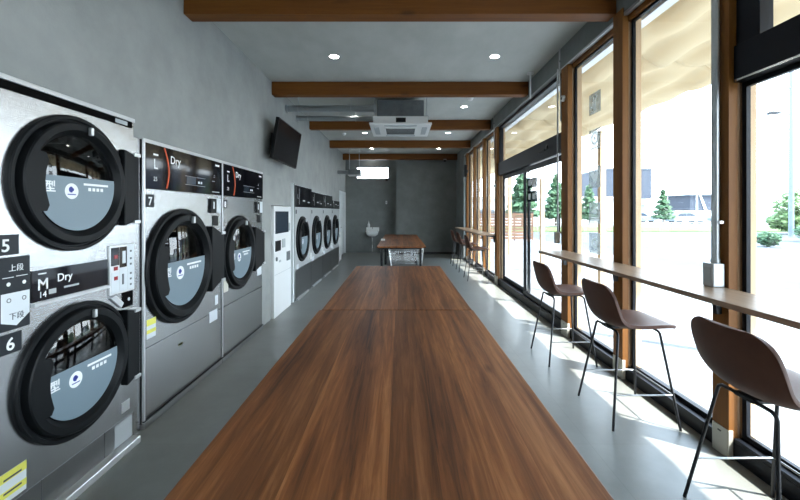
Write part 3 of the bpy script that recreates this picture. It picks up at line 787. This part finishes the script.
# ------------------------------------------------------------------ TV
TL, TR, BR, BL = (Vector((p[0]*SC, p[1]*SC, CAM+(p[2]-CAM)*SC)) for p in ((-1.555, 4.90, CAM+1.225), (-1.515, 5.86, CAM+1.20), (-1.60, 5.86, CAM+.665), (-1.645, 4.90, CAM+.695)))
T = empty('wall_television', (-2.0, 6.05, CAM+1.07), 'black flat television tilted down on the grey wall above the kiosk', 'television')
u = (TR-TL).normalized(); vv = (TL-BL).normalized(); nn = u.cross(vv).normalized()
org = T.location
def slab(c0, c1, d0, d1, inset):
    P = [BL+u*inset+vv*inset, BR-u*inset+vv*inset, TR-u*inset-vv*inset, TL+u*inset-vv*inset]
    V = [p+nn*d0-org for p in P]+[p+nn*d1-org for p in P]
    return MB().add(V, [(3, 2, 1, 0), (4, 5, 6, 7), (0, 1, 5, 4), (1, 2, 6, 5), (2, 3, 7, 6), (3, 0, 4, 7)])
slab(0, 0, -.05, 0, 0).build('casing', M['plastic_dk'], T, bevel=.004)
slab(0, 0, .0004, .0016, .016).build('screen', M['tv'], T)
MB().box(.0, .03, -.16, .16, -.16, .16).build('wall_plate', M['black'], T)
MB().box(.03, .15, -.06, .06, -.06, .06).box(.11, .15, -.14, .14, -.13, .12).build('mount_arm', M['black'], T)

# ------------------------------------------------------------------ ceiling things
def downlight(x, y, label):
    e = empty('downlight', (x, y, CEIL), label, 'downlight', 'round recessed ceiling downlights')
    MB().lathe([(0, .070), (-.006, .070), (-.008, .062), (-.002, .056), (0, .056)], (0, 0, 0), 'Z', 32).build('trim_ring', M['white'], e)
    MB().disc((0, 0, -.003), .056, 32, 'Z').build('lens', M['lamp'], e)
rows = [(2.26, 'nearest pair, above the near table'), (4.41, 'between the two nearest beams in view'), (6.51, 'level with the air conditioner'), (8.66, 'just past the beam behind the air conditioner'), (10.80, 'in the second last ceiling bay')]
for y, t in rows:
    y *= SC; downlight(-.90 if y > 5 else -.86, y, 'round downlight on the machine side, '+t)
    downlight(1.235, y, 'round downlight on the window side, '+t)
downlight(-1.05, 13.75, 'round downlight in front of the high back window')
def smoke(x, y, label):
    e = empty('smoke_detector', (x, y, CEIL), label, 'smoke detector')
    MB().lathe([(0, .055), (-.015, .055), (-.018, .045), (-.045, .040), (-.055, .02), (-.055, .001)], (0, 0, 0), 'Z', 24).build('housing', M['white'], e)
smoke(1.25, 6.75, 'white round smoke detector on the ceiling near the window-side downlight')
smoke(-1.44, 9.8, 'white round smoke detector on the ceiling close to the machine wall')
# air conditioner
A = empty('ceiling_air_conditioner', (0.009, 6.46, 2.962), 'white ceiling cassette air conditioner hung between two beams', 'air conditioner')
A.scale = (SC, SC, SC)
m = MB()
m.box(-.475, .475, 0, .95, .018, .05)
m.build('face_panel', M['white'], A, bevel=.008)
MB().box(-.25, .25, .22, .73, .006, .018).build('intake_frame', M['white'], A, bevel=.003)
g = MB()
for i in range(7): g.box(-.23, .23, .25+i*.066, .285+i*.066, .0, .0062)
g.build('intake_grille', M['insul'], A)
for (a, b, c, d_) in ((-.25, .25, .06, .12), (-.25, .25, .82, .88), (-.42, -.34, .22, .73), (.34, .42, .22, .73)):
    MB().box(a, b, c, d_, .010, .0185).build('air_vane', M['grey_label'], A, bevel=.002)
MB().box(-.42, .42, .055, .90, .05, .155).build('lower_housing', M['white'], A, bevel=.004)
MB().box(-.07, .08, .049, .056, .06, .13).build('receiver_window', M['plastic_dk'], A)
MB().box(-.36, .36, .06, .86, .155, .40).build('insulated_body', M['insul'], A, bevel=.01)
for x in (-.40, .40):
    for y in (.10, .85): MB().cyl((x, y, .10), (x, y, .485), .007, 8).box(x-.03, x+.03, y-.02, y+.02, .14, .165).build('hanger_rod', M['conduit'], A)
def pipe(x0, x1, y, z, r, label, name='refrigerant_pipe'):
    e = empty(name, (x0, y, z), label, 'pipe', 'horizontal pipes beside the air conditioner')
    L_ = x1-x0
    MB().cyl((0, 0, 0), (L_, 0, 0), r, 24).build('pipe_run', M['duct'], e)
    for x in (.0, L_-.04): MB().cyl((x, 0, 0), (x+.04, 0, 0), r*1.18, 24).build('collar', M['conduit'], e)
    for x in (.22, L_*.72):
        MB().cyl((x, 0, r), (x, 0, CEIL-z), .006, 8).lathe([(-.012, r*1.08), (.012, r*1.08)], (x, 0, 0), 'X', 20).cyl((x, 0, CEIL-z-.03), (x, 0, CEIL-z), .022, 12).build('pipe_hanger', M['conduit'], e)
pipe(-1.998, -.415, 6.66, 3.30, .058, 'thick horizontal metal pipe from wall to air conditioner, nearer one')
pipe(-1.998, -.415, 7.36, 3.30, .050, 'thick horizontal metal pipe from wall to air conditioner, farther one')
# hanging ventilation unit
V = empty('hanging_ventilator', (-1.46, 12.0, 2.67), 'small grey ventilator hung on rods by the machine wall', 'ventilator')
MB().box(-.17, .20, 0, .35, 0, .17).build('housing', M['insul'], V, bevel=.006)
MB().box(-.19, .22, -.01, .36, -.025, 0).build('bottom_plate', M['white'], V, bevel=.004)
MB().cyl((-.535, .17, .09), (-.17, .17, .09), .065, 20).build('side_duct', M['duct'], V)
for x in (-.14, .17): MB().cyl((x, .03, .16), (x, .03, .849), .007, 8).build('hanger_rod', M['conduit'], V)
# dome camera
e = empty('dome_camera', (1.56, 13.195, 3.275), 'small dome security camera on the last ceiling beam', 'security camera')
MB().lathe([(.05, .001), (.05, .055), (.02, .055), (.015, .05)], (0, .0, 0), 'Z', 24).box(-.03, .03, .0, .02, .02, .05).build('mount', M['white'], e)
MB().lathe([(.018, .045), (0, .043), (-.025, .03), (-.036, .001)], (0, 0, 0), 'Z', 24).build('dome', M['gloss'], e)

# ------------------------------------------------------------------ conduits and boxes at the posts
e = empty('power_conduit', (1.955, 2.355, 0), 'steel conduit running down the post to an outlet box on the counter', 'conduit')
MB().cyl((.0, .0, 1.17), (0, 0, 3.27), .021, 16).build('pipe', M['conduit'], e)
MB().cyl((0, 0, 1.165), (0, 0, 1.20), .025, 16).build('connector', M['conduit'], e)
tag(MB().box(-.048, .024, -.042, .042, 1.0305, 1.175).build('outlet_box', M['conduit'], e, bevel=.006), 'brushed metal outlet box')
MB().box(-.051, -.048, -.025, .025, 1.055, 1.15).build('outlet_plate', M['grey_label'], e, bevel=.001)
MB().box(-.005, .024, -.04, -.021, 1.42, 1.435).build('pipe_clip', M['chrome'], e)
e = empty('power_conduit', (1.965, 4.735, 0), 'thin steel conduit down the post beside the sliding door', 'conduit')
MB().cyl((0, 0, 1.2), (0, 0, 3.27), .010, 12).build('pipe', M['conduit'], e)
tag(MB().box(-.035, .02, -.03, .03, 1.10, 1.24).build('outlet_box', M['offwhite'], e, bevel=.005), 'white outlet box')
e = empty('ceiling_conduit', (1.90, 5.54, 0), 'short pale conduit dropping from the ceiling disc beside the bulkhead', 'conduit')
MB().lathe([(CEIL, .05), (CEIL-.02, .05), (CEIL-.035, .014)], (0, 0, 0), 'Z', 20).build('ceiling_plate', M['white'], e)
MB().tube([(0, 0, CEIL-.02), (0, 0, 3.14)], .012, 10).build('pipe', M['white_paint'], e)
for y, lb in ((4.70, 'thin curved conduit from ceiling to the post beside the sliding door'), (7.99, 'thin curved conduit from ceiling to the post past the sliding door')):
    e = empty('curved_conduit', (1.985, y, 0), lb, 'conduit', 'thin curved conduits at the bulkhead')
    MB().tube([(-.012, 0, CEIL), (-.012, 0, 3.24), (-.012, -.0, 3.20), (-.01, -.02, 3.10), (-.012, -.04, 2.6)], .009, 10).build('pipe', M['conduit'], e)
    MB().box(-.02, .0, -.012, .012, 3.34, 3.36).build('pipe_clip', M['chrome'], e)
def sensor(x, y, z, label):
    e = empty('round_sensor', (x, y, z), label, 'sensor', 'round white sensors on the posts')
    MB().lathe([(0, .036), (-.03, .036), (-.036, .030), (-.036, .001)], (0, 0, 0), 'X', 24).build('housing', M['white'], e)
    MB().lathe([(-.036, .018), (-.040, .016), (-.040, .001)], (0, 0, 0), 'X', 20).build('lens', M['insul'], e)
sensor(1.984, 4.59, 2.86, 'round white sensor high on the post next to the sticker column')
sensor(1.984, 7.88, 2.03, 'round white sensor on the post past the sliding door')
e = empty('black_speaker', (1.90, 11.02, 2.52), 'small black loudspeaker high beside the farthest window', 'speaker')
MB().box(-.03, .05, 0, .16, 0, .34).build('cabinet', M['plastic_dk'], e, bevel=.006)
MB().box(.05, .083, .06, .40, .12, .20).build('bracket', M['plastic_dk'], e)
MB().lathe([(0, .05), (-.004, .045), (-.004, .001)], (-.03, .08, .17), 'X', 20).build('cone', M['insul'], e)

# ------------------------------------------------------------------ basin at the back
B = empty('hand_basin', (-1.0, YBL, 0), 'small white wall basin with a soap bottle in the back recess', 'basin')
m = MB()
prof = [(.30, .22, .16), (.36, .24, .20), (.52, .25, .22)]
vs = []; n = 24
for z_, a, b in [(.62, .13, .13), (.68, .20, .19), (.80, .235, .225)]:
    for i in range(n):
        t = 2*PI*i/n; c, s_ = math.cos(t), math.sin(t)
        vs.append((a*math.copysign(abs(c)**.6, c), -.24+b*math.copysign(abs(s_)**.6, s_), z_))
for z_, a, b in [(.80, .205, .195), (.70, .15, .14)]:
    for i in range(n):
        t = 2*PI*i/n; c, s_ = math.cos(t), math.sin(t)
        vs.append((a*math.copysign(abs(c)**.6, c), -.24+b*math.copysign(abs(s_)**.6, s_), z_))
fs = [tuple(range(n))[::-1], tuple(range(4*n, 5*n))]
for j in range(4):
    for i in range(n): fs.append((j*n+i, j*n+(i+1) % n, (j+1)*n+(i+1) % n, (j+1)*n+i))
m.add(vs, fs, True); m.box(-.235, .235, -.03, 0, .78, .93)
m.build('bowl', M['ceramic'], B)
MB().tube([(0.0, -.03, .90), (0, -.10, .92), (0, -.15, .89), (0, -.15, .86)], .012, 10).build('faucet', M['chrome'], B)
MB().tube([(0, -.24, .62), (0, -.24, .36), (0, -.20, .30), (0, -.10, .30), (0, 0, .30)], .018, 12).build('drain_pipe', M['chrome'], B)
MB().tube([(0, -.24, .36), (0, -.24, .0)], .012, 10).build('floor_pipe', M['chrome'], B)
e = empty('soap_bottle', (-1.14, YBL-.07, .93), 'white soap bottle standing on the basin rim', 'soap bottle')
MB().lathe([(0, .001), (0, .045), (.11, .045), (.15, .018), (.19, .015), (.19, .001)], (0, 0, 0), 'Z', 20).build('bottle', M['white'], e)
MB().tube([(0, 0, .19), (0, 0, .23), (.0, -.05, .23)], .007, 8).build('pump', M['white'], e)
e = empty('wall_switch', (-.50, YBL, 1.84), 'small white wall switch to the side of the basin', 'switch')
MB().box(-.03, .03, -.01, 0, -.06, .06).build('switch_plate', M['white'], e, bevel=.002)
MB().box(-.012, .012, -.014, -.01, -.03, .03).build('rocker', M['grey_label'], e)
e = empty('window_sensor', (-.49, YBL, 2.655), 'tiny black alarm contact under the high back window corner', 'sensor')
MB().box(-.04, .04, -.03, 0, -.02, .08).build('housing', M['plastic_dk'], e, bevel=.003)

# ------------------------------------------------------------------ canopy outside
for i in range(7):
    ya = -1.55+i*2.85; n, k = 40, 24; v = []
    for a in range(n+1):
        for b in range(k+1):
            x = 2.302+1.378*b/k; y = ya+2.848*a/n
            sag = -.060*abs(math.sin(PI*(b/k)*4))*(1+.55*math.sin(y*4.4+(b//6)*2.4))
            z = 3.27-.25*(b/k)+sag+.014*math.sin(y*9+2.1*math.sin(x*4))
            v.append((x, y, z))
    f = [(a*(k+1)+b, (a+1)*(k+1)+b, (a+1)*(k+1)+b+1, a*(k+1)+b+1) for a in range(n) for b in range(k)]
    lb = 'cream canvas awning sheet outside, '+['behind the camera', 'over the nearest windows', 'over the sticker window', 'over the sliding door', 'past the sliding door', 'outside the far counter', 'outside beyond the end wall'][i]
    o = tag(MB().add(v, f, True).build('awning_sheet', M['canopy']), lb, 'awning', 'cream canvas sheets of the outdoor awning')
    md = o.modifiers.new('solid', 'SOLIDIFY'); md.thickness = .003
m = MB()
m.box(2.205, 2.30, -1.6, 18.3, 3.235, 3.62)  # ledger extended up and down to stop sun leaking in over the glazing
tag(m.build('awning_ledger', M['white_paint']), 'white ledger beam fixing the awning to the facade outside', 'beam')
for i in range(5):
    x = 2.42+i*.28
    tag(MB().cyl((x, -1.6, 3.315-.14*(x-2.16)), (x, 18.3, 3.315-.14*(x-2.16)), .005, 6).build('awning_wire', M['conduit']), 'thin steel wire above the cream awning canvas', 'wire', 'awning wires')
for i in range(1, 6):
    y = 1.10+2.86*i
    e = empty('pergola_post', (3.57, y, -.02), 'pale timber post outside holding the awning, '+['beyond the nearest glass', 'beyond the switch box window', 'seen through the sticker window', 'seen through the sliding leaf of the door', 'seen through the fixed leaf of the door', 'beyond the far counter windows'][i], 'post', 'pale awning posts outside')
    MB().box(0, .10, -.05, .05, 0, 2.96).build('timber', M['post_pale'], e, bevel=.004)
    MB().box(-.005, .105, -.055, .055, 0, .08).build('base_plate', M['conduit'], e)

# ------------------------------------------------------------------ outdoors
struct('ground_outside', MB().add([(2.2, -30, -.02), (7.5, -30, -.02), (7.5, 26, -.02), (2.2, 26, -.02)], [(0, 1, 2, 3)]), M['paving'])
struct('road', MB().add([(7.5, -30, -.06), (90, -30, -.06), (90, 29.5, -.06), (7.5, 29.5, -.06)], [(0, 1, 2, 3)]), M['asphalt'])
struct('terrain', MB().add([(-20, 26, -.08), (200, 26, -.08), (200, 220, -.08), (-20, 220, -.08)], [(0, 1, 2, 3)]), M['paving'])
o = MB().box(6.5, 85, 30, 38.5, -.08, .0).build('grass_verge', M['grassm']); tag(o, 'green grass verge between the road and the parked cars', 'grass', kind='stuff')
def foliage(mb, c, rad, n, size, rnd):
    for _ in range(n):
        while True:
            p = Vector((rnd.uniform(-1, 1), rnd.uniform(-1, 1), rnd.uniform(-1, 1)))
            if .3 < p.length < 1: break
        q = Vector((c[0]+p.x*rad[0], c[1]+p.y*rad[1], c[2]+p.z*rad[2]))
        a = Vector((rnd.gauss(0, 1), rnd.gauss(0, 1), rnd.gauss(0, 1))).normalized(); b = a.orthogonal().normalized(); s_ = size*rnd.uniform(.6, 1.4)
        mb.add([q-a*s_, q+b*s_*.5, q+a*s_, q-b*s_*.5], [(0, 1, 2, 3)])
def conifer(x, y, h, r, label, n=1100):
    rnd = random.Random(int(x*10)); e = empty('conifer_tree', (x, y, -.05), label, 'tree', 'conifers across the road')
    MB().cyl((0, 0, 0), (0, 0, h*.95), .09*h/4, 8, .02).build('trunk', M['bark'], e)
    m = MB(); T_ = 6
    for i in range(T_):
        t = i/(T_-1); rr = r*(1-t*.85); z_ = h*(.22+.70*t)
        foliage(m, (0, 0, z_), (rr, rr, h*.075), int(n/T_*(1.5-t*.9)), .26*h/5, rnd)
    m.build('crown', M['leaf'], e)
def shrub(x, y, parts_, label, mat='leaf_pale', size=.17, n=1300, trunk=True):
    rnd = random.Random(int(x*13)); e = empty('leafy_shrub', (x, y, -.05), label, 'shrub', 'shrubs at the roadside')
    m = MB()
    for c, rad in parts_: foliage(m, c, rad, n, size, rnd)
    m.build('foliage', M[mat], e)
    if trunk: MB().tube([(0, 0, 0), (.05, 0, parts_[0][0][2]*.9)], .06, 8).tube([(0, 0, .3), (.3, 0, parts_[0][0][2])], .04, 8).build('stem', M['bark'], e)
conifer(32.2, 46.5, 4.3, 1.3, 'small conifer beside the dark building across the road')
conifer(13.2, 41, 6.4, 1.9, 'tall conifer seen through the fixed door leaf', 1500)
conifer(17.0, 41.5, 5.7, 1.6, 'conifer seen through the sliding door leaf', 1300)
conifer(21.5, 43.2, 4.6, 1.4, 'bushy conifer seen behind the window stickers')
shrub(27.4, 26.2, [((.4, 0, 2.0), (1.7, 1.4, 1.2)), ((1.2, 0, 1.0), (1.8, 1.4, .8)), ((-.6, 0, .9), (1.2, 1.0, .7))], 'tall pale green shrub at the edge of the nearest window')
shrub(16.4, 16.9, [((0, 0, .35), (.42, .42, .33))], 'low rounded dark green bush by the road', 'leaf', .08, 900, False)
shrub(21.6, 19.5, [((0, 0, .5), (1.2, .8, .5)), ((1.6, 0, .6), (1.2, .8, .55))], 'broad low hedge beside the road next to the pole', 'leaf', .12, 1000, False)
# cars
def make_car():
    e = empty('parked_car', (0, 0, 0), 'x', 'car', 'cars parked across the road')
    def car_body(): return [(-2.15, .35), (-2.2, .75), (-2.05, .92), (-1.2, 1.0), (-1.75+.9, 1.02), (1.2, 1.0), (1.95, .88), (2.18, .7), (2.2, .35)]
    MB().prism(car_body(), 'Y', -.82, .82).build('body', M['car'], e, bevel=.05)
    r = MB().prism([(-1.75, .98), (-1.35, 1.42), (-.9, 1.5), (.2, 1.5), (.55, 1.40), (1.15, .98)], 'Y', -.70, .70).build('roof', M['car'], e, bevel=.05)
    MB().prism([(-1.55, 1.02), (-1.25, 1.38), (-.45, 1.40), (-.45, 1.02)], 'Y', -.72, -.69).prism([(-.38, 1.02), (-.38, 1.40), (.18, 1.40), (.85, 1.02)], 'Y', -.72, -.69).build('side_window', M['screen'], e)
    for x in (-1.35, 1.35):
        for y in (-.80, .62): MB().cyl((x, y, .32), (x, y+.2, .32), .32, 20).build('wheel', M['tyre'], e)
    MB().box(2.1, 2.2, -.75, -.4, .6, .75).box(2.1, 2.2, .4, .75, .6, .75).build('head_lamp', M['chrome'], e)
    return e
car = make_car()
cl = ['pale grey parked car seen right of the small conifer', 'pale grey parked car partly behind the small conifer', 'pale grey parked car beside the conduit post, past the road', 'pale grey parked car half hidden by the pale shrub', 'pale grey parked car in front of the dark building']
for i, (x, y, r) in enumerate([(37.6, 50, 0), (33.6, 53.5, .15), (43.6, 50.5, -.1), (49.6, 48.5, 0), (29.2, 49.5, 0)]):
    o = car if i == 0 else copy_tree(car)
    o.location = (x, y, -.08); o.rotation_euler = (0, 0, r); o['label'] = cl[i]
# buildings
e = empty('office_building', (30, 60, -.08), 'dark slate building across the road beside the conifer', 'building')
MB().box(2.6, 9.7, 0, 14, 3.7, 8.3).build('upper_storey', M['bdark'], e)
MB().box(3.2, 9.3, .6, 14, 0, 3.7).build('ground_storey', M['bwhite'], e)
q = MB()
for i in range(4): q.box(3.6+i*1.45, 4.7+i*1.45, .55, .6, .6, 2.8)
q.build('shop_windows', M['bgrey'], e)
MB().box(2.5, 9.8, -.1, 14, 8.3, 8.5).build('roof_edge', M['bgrey'], e)
e = empty('pavilion_building', (45.8, 60, -.08), 'small building with slanted dark glazing beyond the parked cars', 'building')
MB().box(0, 6, 0, 5, 0, 1.7).build('base_wall', M['bwhite'], e)
MB().box(0, 6, 0, 5, 1.75, 4.2).build('glazed_storey', M['bdark'], e)
MB().box(.9, 1.15, -.1, 0, 1.7, 4.2).prism([(2.3, 1.7), (2.7, 1.7), (1.7, 4.2), (1.4, 4.2)], 'Y', -.1, 0).build('brace', M['bwhite'], e)
MB().box(-.3, 6.3, -.3, 5, 4.2, 4.35).build('roof', M['bgrey'], e)
e = empty('warehouse', (8, 46, -.08), 'long low white warehouse behind the wooden fence', 'building')
MB().box(0, 18, 0, 10, 0, 3.2).build('wall', M['bwhite'], e)
MB().box(-.2, 18.2, -.2, 10, 3.2, 3.4).build('roof', M['bwhite'], e)
q = MB()
for i in range(4): q.box(1.5+i*3.8, 3.4+i*3.8, -.03, 0, .9, 1.9)
q.build('shutters', M['bgrey'], e)
# wooden fence
e = empty('wooden_fence', (4.0, 20, -.02), 'brown slatted wooden fence seen through the door glass', 'fence')
q = MB()
for i in range(9): q.box(0, 3.0, 0, .025, .08+i*.155, .20+i*.155)
q.build('slats', M['brown_fence'], e)
for x in (0, 1.0, 2.0, 2.95): MB().box(x, x+.08, .025, .10, 0, 1.48).build('fence_post', M['brown_fence'], e)
MB().box(-.03, 3.06, -.02, .12, 1.48, 1.53).build('cap_rail', M['black'], e)
# low rail along the verge
e = empty('roadside_rail', (9, 33, 0), 'thin low metal railing along the grass verge', 'railing')
MB().tube([(0, 0, .55), (50, 0, .55)], .03, 6).tube([(0, 0, .30), (50, 0, .30)], .02, 6).build('rails', M['conduit'], e)
for i in range(18): MB().cyl((i*2.94, 0, 0), (i*2.94, 0, .6), .03, 6).build('rail_post', M['conduit'], e)
# lamp pole
e = empty('utility_pole', (24.3, 23.6, -.02), 'tall grey utility pole beyond the road', 'utility pole')
MB().cyl((0, 0, 0), (0, 0, 10.5), .14, 14, .10).build('pole', M['bgrey'], e)
MB().box(-1.0, .2, -.06, .06, 9.2, 9.3).build('cross_arm', M['bgrey'], e)
e = empty('street_lamp', (33.2, 32, 0), 'slim street lamp with a dark curved head across the road', 'street lamp')
MB().cyl((0, 0, 0), (0, 0, 9.6), .045, 10, .03).build('pole', M['white_paint'], e)
MB().tube([(0, 0, 9.6), (-.6, 0, 9.75), (-1.3, 0, 9.8)], .03, 8).build('arm', M['white_paint'], e)
MB().prism([(-1.2, 9.76), (-2.2, 9.66), (-2.2, 9.90), (-1.9, 9.98), (-1.2, 9.88)], 'Y', -.14, .14).build('lamp_head', M['sign'], e, bevel=.02)

# ------------------------------------------------------------------ light
W_ = bpy.data.worlds.new('world'); bpy.context.scene.world = W_; W_.use_nodes = True
nt = W_.node_tree; bg = nt.nodes['Background']
tc = nt.nodes.new('ShaderNodeTexCoord'); sp = nt.nodes.new('ShaderNodeSeparateXYZ'); rp = nt.nodes.new('ShaderNodeValToRGB')
nt.links.new(tc.outputs['Generated'], sp.inputs[0]); nt.links.new(sp.outputs['Z'], rp.inputs[0])
rp.color_ramp.elements[0].color = (.86, .94, 1, 1); rp.color_ramp.elements[1].color = (.55, .76, 1, 1); rp.color_ramp.elements[1].position = .75
nt.links.new(rp.outputs[0], bg.inputs[0]); bg.inputs[1].default_value = 5.6
sun = bpy.data.lights.new('sun', 'SUN'); sun.energy = 11.5; sun.angle = .009; sun.color = (1, .97, .91)
so = bpy.data.objects.new('sun', sun); COL.objects.link(so)
so.rotation_euler = Vector((-1, .635, -1.466)).to_track_quat('-Z', 'Y').to_euler(); so.location = (8, -5, 12)

# ------------------------------------------------------------------ camera
cam = bpy.data.cameras.new('camera'); co = bpy.data.objects.new('camera', cam); COL.objects.link(co)
co.location = (0, 0, CAM); co.rotation_euler = (PI/2, 0, 0)
cam.sensor_width = 36; cam.lens = 380/800*36; cam.shift_y = -.0475; cam.clip_start = .05; cam.clip_end = 500
sc = bpy.context.scene; sc.camera = co
sc.view_settings.view_transform = 'Standard'; sc.view_settings.look = 'None'; sc.view_settings.exposure = .8; sc.view_settings.gamma = 1
sc.view_settings.use_curve_mapping = False
sc.cycles.use_denoising = True
sc.cycles.max_bounces = 10; sc.cycles.diffuse_bounces = 5; sc.cycles.glossy_bounces = 5; sc.cycles.transparent_max_bounces = 16
sc.cycles.sample_clamp_indirect = 6
